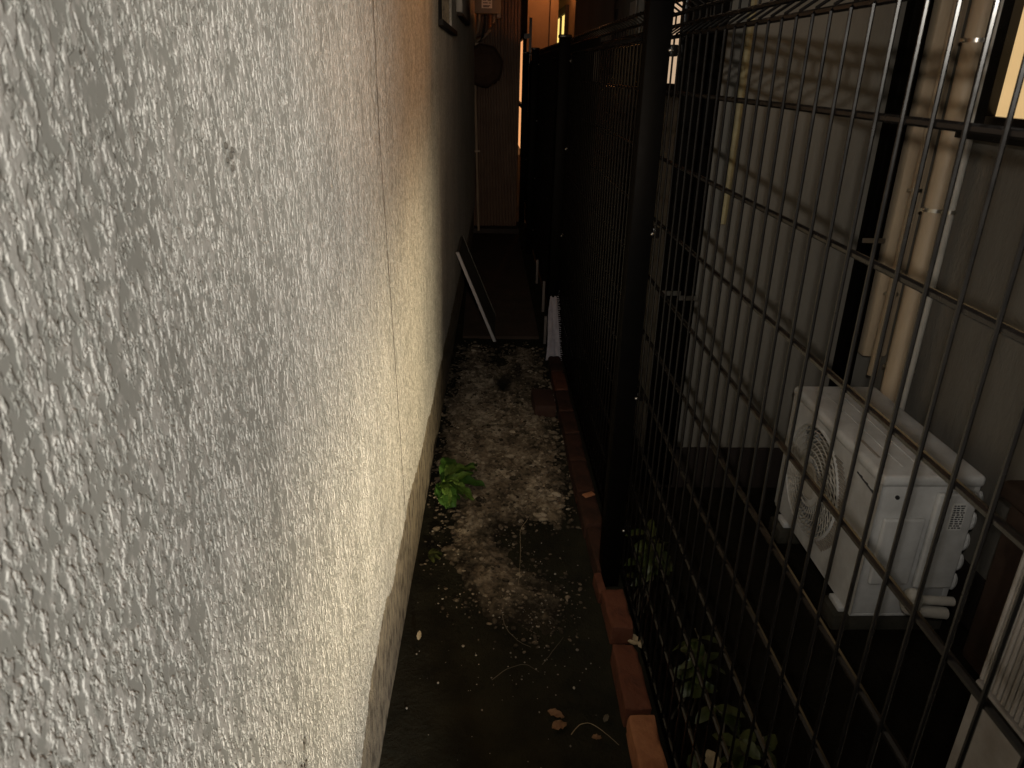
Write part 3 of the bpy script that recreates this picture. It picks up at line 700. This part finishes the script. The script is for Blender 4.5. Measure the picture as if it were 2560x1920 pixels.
# second unit, seen from its finned side, at the right edge
a2 = thing('air_conditioner', 'second outdoor unit with upright ribs cut by the right edge of the picture', 'air conditioner', (0.98, 0.7, ZY))
X0, X1, Y0, Y1, Z0, Z1 = 0.852, 1.14, 0.34, 0.95, ZY+0.06, H-0.60
b = MB(); b.box(X0+0.002, X1, Y0, Y1, Z0, H-0.945); b.build('lower_panel', M['shaded_metal'], a2, bevel=0.006)
b = MB(); b.box(X0+0.018, X1, Y0+0.002, Y1-0.002, H-0.9445, Z1-0.03); b.build('body', M['dark_hole'], a2)
b = MB(); b.box(X0-0.004, X1+0.004, Y0-0.004, Y1+0.004, Z1-0.0295, Z1); b.build('top_cover', M['brown'], a2, bevel=0.008)
b = MB()
for k in range(54):
    y = Y1-0.006-k*0.0112
    if y < Y0+0.01: break
    b.tube([(X0+0.010, y, H-0.942), (X0+0.010, y, Z1-0.032)], 0.0046, 7)
b.build('fins', M['fin'], a2, smooth=True)
for y in (Y0+0.1, Y1-0.16):
    b = MB(); b.box(X0+0.05, X1-0.05, y, y+0.06, ZY-0.03, Z0-0.0005); b.build('foot', M['white_metal'], a2)
# brown box between the two
bb = thing('storage_box', 'dark brown lidded box against the house wall behind the air conditioner', 'box', (1.46, 1.45, ZY))
b = MB(); b.box(1.42, 1.505, 1.22, 1.66, ZY-0.02, H-1.04); b.build('body', M['brown'], bb, bevel=0.01)
b = MB(); b.box(1.408, 1.515, 1.18, 1.70, H-1.0395, H-0.985); b.build('lid', M['brown'], bb, bevel=0.016, seg=3)
# ================================================================== BLACK MESH FENCE
fe = thing('mesh_fence', 'tall black wire mesh fence with square posts along the right of the alley', 'fence', (0.42, 3, ZY))
FX = 0.42
PY = [-0.22, 1.825, 3.93, 6.20, 7.58]
def Zr(z): return H+z
ROWS = [-0.037-0.1478*k for k in range(10)]
def panel(y0, y1):
    b = MB(); nw = int(round((y1-y0)/0.0545)); pitch = (y1-y0)/nw
    for k in range(nw):
        y = y0+pitch*(k+0.5)
        b.tube([(FX, y, Zr(-1.385)), (FX, y, Zr(0.076)), (FX+0.003, y, Zr(0.083)), (FX+0.033, y, Zr(0.1035)), (FX+0.037, y, Zr(0.109)), (FX+0.037, y, Zr(0.129)), (FX+0.033, y, Zr(0.1345)), (FX, y, Zr(0.155))], 0.0024, 6)
    for z in ROWS: b.tube([(FX+0.005, y0+0.004, Zr(z)), (FX+0.005, y1-0.004, Zr(z))], 0.0046, 7)
    o = b.build('mesh_panel', M['black'], fe, smooth=True)
    t = MB()
    for (x, z) in ((FX+0.005, 0.078), (FX+0.032, 0.106), (FX+0.032, 0.1315), (FX+0.005, 0.151)):
        t.tube([(x, y0+0.004, Zr(z)), (x, y1-0.004, Zr(z))], 0.0046, 7)
    t.build('top_beam', M['black'], o, smooth=True)
    return o
for a, c in zip(PY[:-1], PY[1:]): panel(a, c)
for y in PY:
    b = MB(); b.box(FX-0.062, FX-0.006, y-0.027, y+0.027, ZY-0.02, Zr(0.150)); po = b.build('post', M['post'], fe, bevel=0.004)
    b = MB(); b.box(FX-0.065, FX-0.003, y-0.030, y+0.030, Zr(0.1502), Zr(0.166)); b.build('cap', M['black'], po, bevel=0.004)
    for z in (0.05, -0.36, -0.80, -1.22):
        b = MB(); b.box(FX-0.0055, FX+0.012, y-0.022, y+0.022, Zr(z)-0.012, Zr(z)+0.012); cl_ = b.build('clip', M['black'], po, bevel=0.002)
        b = MB(); b.ball((FX-0.008, y-0.029, Zr(z)), (0.0045, 0.005, 0.0045), 5, 8); b.build('screw', M['screw'], cl_, smooth=True)
b = MB(); b.box(FX+0.018, FX+0.022, 3.1, 7.55, Zr(-1.36), Zr(0.125)); b.build('light_block_sheet', M['screen'], fe)  # added sheet: blocks the orange pane's light and hides it behind the mesh

# ================================================================== BRICKS laid on edge along the fence
def brick(y0, y1, x0=0.338, mm='brick', ztop=0.068, rot=0.0, label=''):
    L = y1-y0; b = MB(); b.box(-0.031, 0.031, -L/2, L/2, -0.06, 0.0)
    o = b.build('brick', M[mm], bevel=0.0035)
    me = o.data; bm = bmesh.new(); bm.from_mesh(me)
    for _ in range(3): bmesh.ops.subdivide_edges(bm, edges=[ed for ed in bm.edges if ed.calc_length() > 0.009], cuts=1, use_grid_fill=True)
    bmesh.ops.triangulate(bm, faces=[f for f in bm.faces if len(f.verts) > 4]); bm.to_mesh(me); bm.free()
    rr = random.random()*50
    for v in me.vertices:
        q = v.co+Vector((rr, rr*0.7, 0)); ex = max(0, abs(v.co.x)-0.022)/0.009; ez = max(0, v.co.z+0.009)/0.009; ey = max(0, abs(v.co.y)-L/2+0.009)/0.009
        edge_ = min(1, ex)*min(1, ez)+min(1, ey)*min(1, ez)+min(1, ex)*min(1, ey)
        chip = max(0, fbm(q*38, 3)-0.05)*edge_*0.022
        v.co.z += 0.0022*fbm(q*45, 3)-chip*0.7; v.co.x += 0.0016*fbm(q*40+Vector((9, 0, 0)), 3)-math.copysign(chip*0.6, v.co.x)
    for p_ in me.polygons: p_.use_smooth = True
    o.location = (x0+0.031, (y0+y1)/2, ztop); o.rotation_euler = (random.uniform(-0.02, 0.02), random.uniform(-0.03, 0.03), rot)
    tag(o, label, 'brick', 'red bricks edging the alley under the fence'); return o
random.seed(5)
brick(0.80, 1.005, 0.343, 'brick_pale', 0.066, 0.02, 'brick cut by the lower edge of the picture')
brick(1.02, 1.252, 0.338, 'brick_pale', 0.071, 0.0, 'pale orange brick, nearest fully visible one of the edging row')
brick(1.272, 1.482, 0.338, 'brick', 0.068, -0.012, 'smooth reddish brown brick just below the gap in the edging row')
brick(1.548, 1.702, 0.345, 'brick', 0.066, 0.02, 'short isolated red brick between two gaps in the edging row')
brick(1.80, 2.03, 0.345, 'brick_dirt_shade', 0.058, 0.02, 'dim brick beside the near fence post, just past the far gap')
brick(2.035, 2.235, 0.337, 'brick_dirt_shade', 0.064, 0.0, 'dark red brick with a pale chipped corner right of the weed')
brick(2.245, 2.46, 0.336, 'brick_dirt_shade', 0.066, 0.01, 'brick just beyond the chipped one in the edging row')
brick(2.47, 2.69, 0.336, 'brick_dirt_shade', 0.064, -0.01, 'brick midway between the chipped brick and the loose brick')
brick(2.70, 2.905, 0.337, 'brick_dirt_shade', 0.065, 0.008, 'edging brick nearest the loose brick on its near side')
brick(2.915, 3.135, 0.336, 'brick_dirt_shade', 0.064, 0.0, 'edging brick directly beside the loose dark brick')
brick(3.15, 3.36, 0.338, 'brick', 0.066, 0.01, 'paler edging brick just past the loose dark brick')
brick(3.37, 3.575, 0.339, 'brick_dirt_shade', 0.066, -0.01, 'farthest edging brick, at the foot of the pale mesh cloth')
ch = MB(); ch.obox((0.372, 2.205, 0.071), (0.040, 0.022, 0.006), Matrix.Rotation(0.5, 3, 'Z'))
tag(ch.build('brick_shard', M['brick_pale'], bevel=0.001), 'pale pink shard lying on a dark red brick', 'shard')
sh = MB(); sh.obox((0.348, 1.752, 0.03), (0.022, 0.075, 0.05), Matrix.Rotation(0.25, 3, 'X') @ Matrix.Rotation(0.12, 3, 'Z'))
tag(sh.build('brick_shard', M['brick'], bevel=0.003), 'narrow upright red brick shard in the gap by the near post', 'shard')
lb_ = MB(); lb_.obox((0.277, 3.06, 0.032), (0.095, 0.19, 0.058), Matrix.Rotation(0.04, 3, 'Z') @ Matrix.Rotation(0.06, 3, 'Y'))
tag(lb_.build('brick', nmat('dark_brick', (0.045, 0.018, 0.012), 0.8, var=(0.06, 0.028, 0.018), vscale=20, bump=(50, 0.003)), bevel=0.004), 'dark loose brick lying on the mortar crust inside the row', 'brick')

# ================================================================== WEED by the left wall
def leaf_mesh(b, base, direction, L, W, bend, roll=0.0, fold=0.25, wav=0.1, nseg=9, round_=0.6, seed=0):
    """broad leaf starting at base, heading along direction, drooping by bend"""
    d = Vector(direction).normalized(); side = d.cross(Vector((0, 0, 1)))
    if side.length < 0.05: side = Vector((1, 0, 0))
    side.normalize(); side = Matrix.Rotation(roll, 3, d) @ side
    up = side.cross(d).normalized()
    pos = Vector(base); i0 = len(b.v); rows = []
    for k in range(nseg+1):
        t = k/nseg
        ang = -bend*t
        dd = (Matrix.Rotation(ang, 3, side) @ d); uu = (Matrix.Rotation(ang, 3, side) @ up)
        if k > 0: pos = pos+dd*(L/nseg)
        wdt = W*(0.10+0.9*math.sin(math.pi*min(1, t**round_)*0.97)**0.8)*0.5 if t < 0.985 else W*0.03
        row = []
        for u in (-1, -0.75, -0.45, -0.12, 0.12, 0.45, 0.75, 1):
            rip = wav*W*abs(u)*math.sin(t*19+seed+u*3)*0.6
            q = pos+side*(u*wdt*(1+0.10*math.sin(t*23+seed*2)*abs(u)))+uu*(fold*wdt*abs(u)+rip)
            row.append(len(b.v)); b.v.append(tuple(q))
        rows.append(row)
    for r0, r1 in zip(rows[:-1], rows[1:]):
        for a in range(7): b.f.append((r0[a], r0[a+1], r1[a+1], r1[a]))
wd = thing('weed', 'bright green broad leaved weed growing at the foot of the left wall', 'weed', (-0.14, 2.36, 0))
random.seed(21)
for k in range(30):
    ring = k % 3
    a = random.uniform(-1.75, 1.55) if ring else random.uniform(-0.9, 0.9)
    el = (random.uniform(0.05, 0.35), random.uniform(0.45, 0.9), random.uniform(1.0, 2.2))[ring]
    L = (random.uniform(0.13, 0.20), random.uniform(0.12, 0.18), random.uniform(0.10, 0.15))[ring]
    d = (math.cos(a), math.sin(a), el)
    b = MB(); leaf_mesh(b, (-0.140+random.uniform(-0.012, 0.012), 2.36+random.uniform(-0.025, 0.025), 0.012), d, L*(1.25 if d[0] > 0.7 and d[2] < 1 else 1.0), L*random.uniform(0.30, 0.42), random.uniform(0.9, 1.7), random.uniform(-0.5, 0.5), random.uniform(0.15, 0.4), random.uniform(0.12, 0.26), 14, 0.8, k*1.7)
    b.build('leaf', M['leaf_young'] if ring == 2 or k % 5 == 0 else M['leaf'], wd, smooth=True)
wd2 = thing('weed', 'tiny dim seedling against the wall nearer the lens than the green weed', 'weed', (-0.17, 1.93, 0))
for k in range(7):
    a = random.uniform(-1.2, 1.4); b = MB(); leaf_mesh(b, (-0.165, 1.95, 0.005), (math.cos(a), math.sin(a), 0.5), 0.045, 0.016, 0.9, 0, 0.2, 0.05, 6, 0.8, k); b.build('leaf', M['leaf_dark'], wd2, smooth=True)

# shrubs behind the fence
def shrub(label, cx, cy, ry, zlo, zhi, n, seed, mm='leaf_dark'):
    random.seed(seed)
    t = thing('shrub', label, 'shrub', (cx, cy, ZY), 'low shrubs behind the fence')
    st = MB(); lf = MB()
    for s_ in range(max(3, n//9)):
        y = cy+random.uniform(-ry, ry); x = cx+random.uniform(-0.03, 0.06); top = random.uniform(zlo+0.3*(zhi-zlo), zhi)
        p0 = Vector((cx+random.uniform(-0.02, 0.04), cy+0.5*(y-cy), ZY-0.02)); p1 = Vector((x, y, top)); pm = (p0+p1)/2+Vector((0.03, 0, 0.05))
        st.tube([p0, pm, p1], [0.004, 0.003, 0.0015], 5)
        for k in range(9):
            f = random.uniform(0.35, 1.0); q = p0.lerp(pm, f*2) if f < 0.5 else pm.lerp(p1, f*2-1)
            a = random.uniform(0, 6.28); leaf_mesh(lf, q, (math.cos(a)-0.5, math.sin(a)-0.3, random.uniform(-0.5, 0.35)), random.uniform(0.045, 0.075), random.uniform(0.024, 0.036), random.uniform(0.3, 1.0), random.uniform(-0.6, 0.6), 0.12, 0.04, 6, 0.85, k)
    st.build('stems', M['twig'], t); lf.build('foliage', M[mm], t, smooth=True)
shrub('leafy green shrub behind the fence just past the near post', 0.50, 1.92, 0.20, ZY+0.06, H-1.20, 46, 4)
shrub('thin yellowish green shrub behind the fence beside the short isolated brick', 0.52, 1.50, 0.16, ZY+0.05, H-1.22, 26, 9)
shrub('sparse dark shrub behind the fence in front of the air conditioner', 0.56, 1.22, 0.13, ZY+0.05, H-1.20, 26, 14)

# fallen leaves, twigs
def fallen(name, label, x, y, z, L, W, ang, mm, grp='dead leaves on the alley floor', bend=0.5, tilt=0.05):
    b = MB(); leaf_mesh(b, (0, 0, 0), (1, 0, tilt), L, W, bend, 0.15, 0.25, 0.22, 8, 0.8, x*100)
    o = b.build(name, M[mm], smooth=True); o.location = (x, y, z); o.rotation_euler = (0, 0, ang); tag(o, label, 'leaf', grp)
fallen('dead_leaf', 'small brown curled leaf, farther of the two on the dark soil', 0.162, 1.318, 0.014, 0.042, 0.020, -0.3, 'deadleaf')
fallen('dead_leaf', 'reddish brown leaf with torn edge, nearer of the two on the dark soil', 0.168, 1.268, 0.014, 0.045, 0.024, 0.5, 'deadleaf')
fallen('dead_leaf', 'pale leaf fragment under the long bent straw', 0.258, 1.243, 0.012, 0.025, 0.013, 0.1, 'deadleaf')
fallen('dead_leaf', 'narrow grey leaf beside the pale orange brick', 0.293, 1.285, 0.012, 0.035, 0.012, 1.1, 'twig')
fallen('dead_leaf', 'pale upright leaf scrap at the foot of the wall', -0.165, 1.56, 0.014, 0.026, 0.012, 1.4, 'paleleaf', tilt=1.2)
fallen('dead_leaf', 'beige dry leaf lying in the gap between the bricks', 0.412, 1.57, 0.02, 0.045, 0.018, -1.2, 'paleleaf')
fallen('dead_leaf', 'small beige leaf beside the dry one in the brick gap', 0.392, 1.535, 0.03, 0.026, 0.014, -0.4, 'paleleaf')
fallen('dead_leaf', 'round tan leaf behind the fence at the bottom of the picture', 0.50, 1.165, H-1.36, 0.055, 0.032, -1.3, 'paleleaf', 'dry leaves behind the fence', tilt=-0.4)
fallen('dead_leaf', 'second round tan leaf touching the upper one behind the fence', 0.505, 1.12, H-1.375, 0.052, 0.030, -0.9, 'paleleaf', 'dry leaves behind the fence', tilt=-0.5)
fallen('dead_leaf', 'olive leaf left of the two round tan leaves behind the fence', 0.465, 1.16, H-1.365, 0.05, 0.026, -1.7, 'leaf_dark', 'dry leaves behind the fence', tilt=-0.6)
def twig(label, pts, r, mm='twig'):
    P_ = [Vector(p) for p in pts]; P_ = [P_[0]*2-P_[1]]+P_+[P_[-1]*2-P_[-2]]; cv = []
    for a in range(1, len(P_)-2):
        p0, p1, p2, p3 = P_[a-1:a+3]
        for k in range(7):
            t = k/7; cv.append(0.5*((2*p1)+(p2-p0)*t+(2*p0-5*p1+4*p2-p3)*t*t+(3*p1-p0-3*p2+p3)*t**3))
    cv.append(P_[-2]); cv = [c+Vector((0.0015*noise.noise(c*90), 0.0015*noise.noise(c*90+Vector((7, 0, 0))), 0)) for c in cv]
    b = MB(); b.tube(cv, [r*(1-0.6*k/len(cv)) for k in range(len(cv))], 5); tag(b.build('twig', M[mm], smooth=True), label, 'twig', 'twigs and straws on the alley floor')
twig('long pale bent straw on the dark soil by the nearest brick', [(0.212, 1.252, 0.012), (0.235, 1.272, 0.02), (0.26, 1.272, 0.022), (0.29, 1.25, 0.018), (0.318, 1.222, 0.01)], 0.0011, 'paleleaf')
twig('thin dark curved stem lying left of the two brown leaves', [(0.03, 1.42, 0.012), (0.07, 1.45, 0.018), (0.115, 1.465, 0.018), (0.15, 1.445, 0.012)], 0.001)
twig('fine pale thread hanging over the dark hollow of the crust', [(0.155, 2.10, 0.04), (0.13, 2.05, 0.03), (0.125, 1.96, 0.026), (0.12, 1.87, 0.02), (0.112, 1.79, 0.014)], 0.0009, 'paleleaf')
twig('short dark stick across the pale crust', [(0.0, 2.78, 0.05), (0.05, 2.785, 0.054), (0.11, 2.79, 0.052)], 0.0022, 'soil')
twig('forked grey twig at the near tip of the crust', [(0.06, 1.66, 0.02), (0.07, 1.6, 0.02), (0.10, 1.555, 0.016), (0.135, 1.535, 0.01)], 0.0013)
twig('straight thin straw pointing at the short brick', [(0.16, 1.47, 0.012), (0.20, 1.53, 0.014), (0.225, 1.57, 0.012)], 0.0009)

# leaning board
lbd = thing('leaning_board', 'dark narrow board with a pale edge leaning against the left wall', 'board', (0.06, 4.1, 0))
dirv = Vector((0.212, 0, -0.485)).normalized()
def bp_(y, t, off): return (-0.145+0.0222*(y-3.97)+(0.060+0.145)*t+off, y, H-0.912+(-0.500)*t)
b = MB(); i = len(b.v)
for y in (3.965, 4.40):
    for t in (0, 1):
        for off in (0.0, 0.012): b.v.append(bp_(y, t, off))
b.f += [(0, 1, 3, 2), (4, 6, 7, 5), (0, 4, 5, 1), (2, 3, 7, 6), (0, 2, 6, 4), (1, 5, 7, 3)]
b.build('face', M['board'], lbd)
for (y0, y1) in ((3.948, 3.9645), (4.4005, 4.406)):
    b = MB(); i = 0
    for y in (y0, y1):
        for t in (-0.01, 1.005):
            for off in (-0.001, 0.016): b.v.append(bp_(y, t, off))
    b.f += [tuple(i+q for q in f) for f in ((0, 1, 3, 2), (4, 6, 7, 5), (0, 4, 5, 1), (2, 3, 7, 6), (0, 2, 6, 4), (1, 5, 7, 3))]
    b.build('edge_strip', M['board_edge'] if y0 < 4.2 else M['board'], lbd)

# pale mesh cloth by the far bricks
mc = thing('mesh_cloth', 'pale lavender strip of woven mesh standing against the far fence', 'cloth', (0.37, 3.65, 0))
b = MB(); rows = 26; pr = None
for k in range(rows+1):
    t = k/rows
    z = 0.03+0.36*t; y = 3.60+0.42*t
    x0 = 0.330+0.052*t+0.004*math.sin(t*9); x1 = 0.408-0.004*t
    if t > 0.72: x1 = 0.405-(t-0.72)*0.06
    i = len(b.v)
    for u in range(7):
        x = x0+(x1-x0)*u/6; b.v.append((x, y+0.010*math.sin(u*1.7+t*5)+(0.006 if k % 2 else 0), z))
    if pr is not None:
        for u in range(6): b.f.append((pr+u, pr+u+1, i+u+1, i+u))
    pr = i
b.build('weave', M['cloth'], mc)
b = MB(); random.seed(8)
for k in range(40):
    t = k/40*0.9; z = 0.03+0.36*t; y = 3.60+0.42*t
    b.tube([(0.406-0.004*t, y, z), (0.414+random.uniform(0, 0.007), y, z+random.uniform(-0.003, 0.003))], 0.0018, 4)
b.build('fringe', M['cloth'], mc)
for (x, y, h, lab) in ((0.352, 3.95, 0.16, 'pale low stake at the alley edge just past the bricks'), (0.385, 4.55, 0.20, 'thin pale stake at the alley edge, middle one of three'), (0.39, 5.25, 0.17, 'thin pale stake at the alley edge, farthest one of three')):
    b = MB(); b.box(x-0.008, x+0.008, y-0.008, y+0.008, -0.02, h); tag(b.build('stake', nmat('stake', (0.17, 0.15, 0.14), 0.8, var=(0.12, 0.105, 0.1)), bevel=0.002), lab, 'stake', 'stakes along the alley edge')

# ================================================================== behind the lens: added light-blocking wall and the street lamp that grazes the stucco
gw = MB(); gw.box(0.50, 4.5, -0.9, -0.78, ZY-0.05, H+1.7)  # added unseen wall: cuts the rear lamps off the right side and far stucco
tag(gw.build('light_block_wall', M['concrete'], bevel=0.01), 'added plain concrete wall behind the viewer, blocking light on the right', 'wall')
LX, LY, LZ = 2.05, -6.3, H+1.0
sl = thing('street_lamp', 'street lamp on a slim pole behind the viewer', 'street lamp', (LX+0.3, LY-0.2, -0.02))
b = MB(); b.tube([(LX+0.3, LY-0.2, -0.02), (LX+0.3, LY-0.2, LZ+0.25), (LX+0.2, LY-0.13, LZ+0.35), (LX, LY, LZ+0.30)], 0.03, 10); b.build('pole', M['black'], sl, smooth=True)
b = MB(); b.tube([(LX, LY, LZ+0.32), (LX, LY, LZ+0.12)], [0.05, 0.2], 18, caps=False); b.build('lamp_shade', M['black'], sl, smooth=True)
b = MB(); b.ball((LX, LY, LZ+0.2), 0.05, 6, 10); b.build('bulb', M['bulb'], sl, smooth=True)
lamp('street_lamp_light', 'POINT', (LX, LY, LZ), 2850.0, (1.0, 0.975, 0.92), 0.26)

# added unseen spotlight: narrow warm beam for the glow along the stucco
SX, SY, SZ = 1.10, -4.0, H-0.45
sp = thing('spotlight', 'added warm spotlight on a short post behind the viewer, unseen', 'spotlight', (SX+0.1, SY-0.1, -0.02))
b = MB(); b.tube([(SX+0.1, SY-0.12, -0.02), (SX+0.1, SY-0.12, SZ)], 0.02, 10); b.build('post', M['black'], sp, smooth=True)
b = MB(); ax = (Vector((-0.17, 3.2, H-0.75))-Vector((SX, SY, SZ))).normalized(); c0 = Vector((SX, SY, SZ))
b.tube([c0-ax*0.14, c0-ax*0.02], [0.035, 0.06], 16, caps=False); b.build('housing', M['black'], sp, smooth=True)
lamp('added_spot_light', 'SPOT', (SX, SY, SZ), 4600.0, (1.0, 0.83, 0.55), 0.15, aim=(-0.17, 3.3, H-0.90), cone=RAD(14.0), blend=1.0)
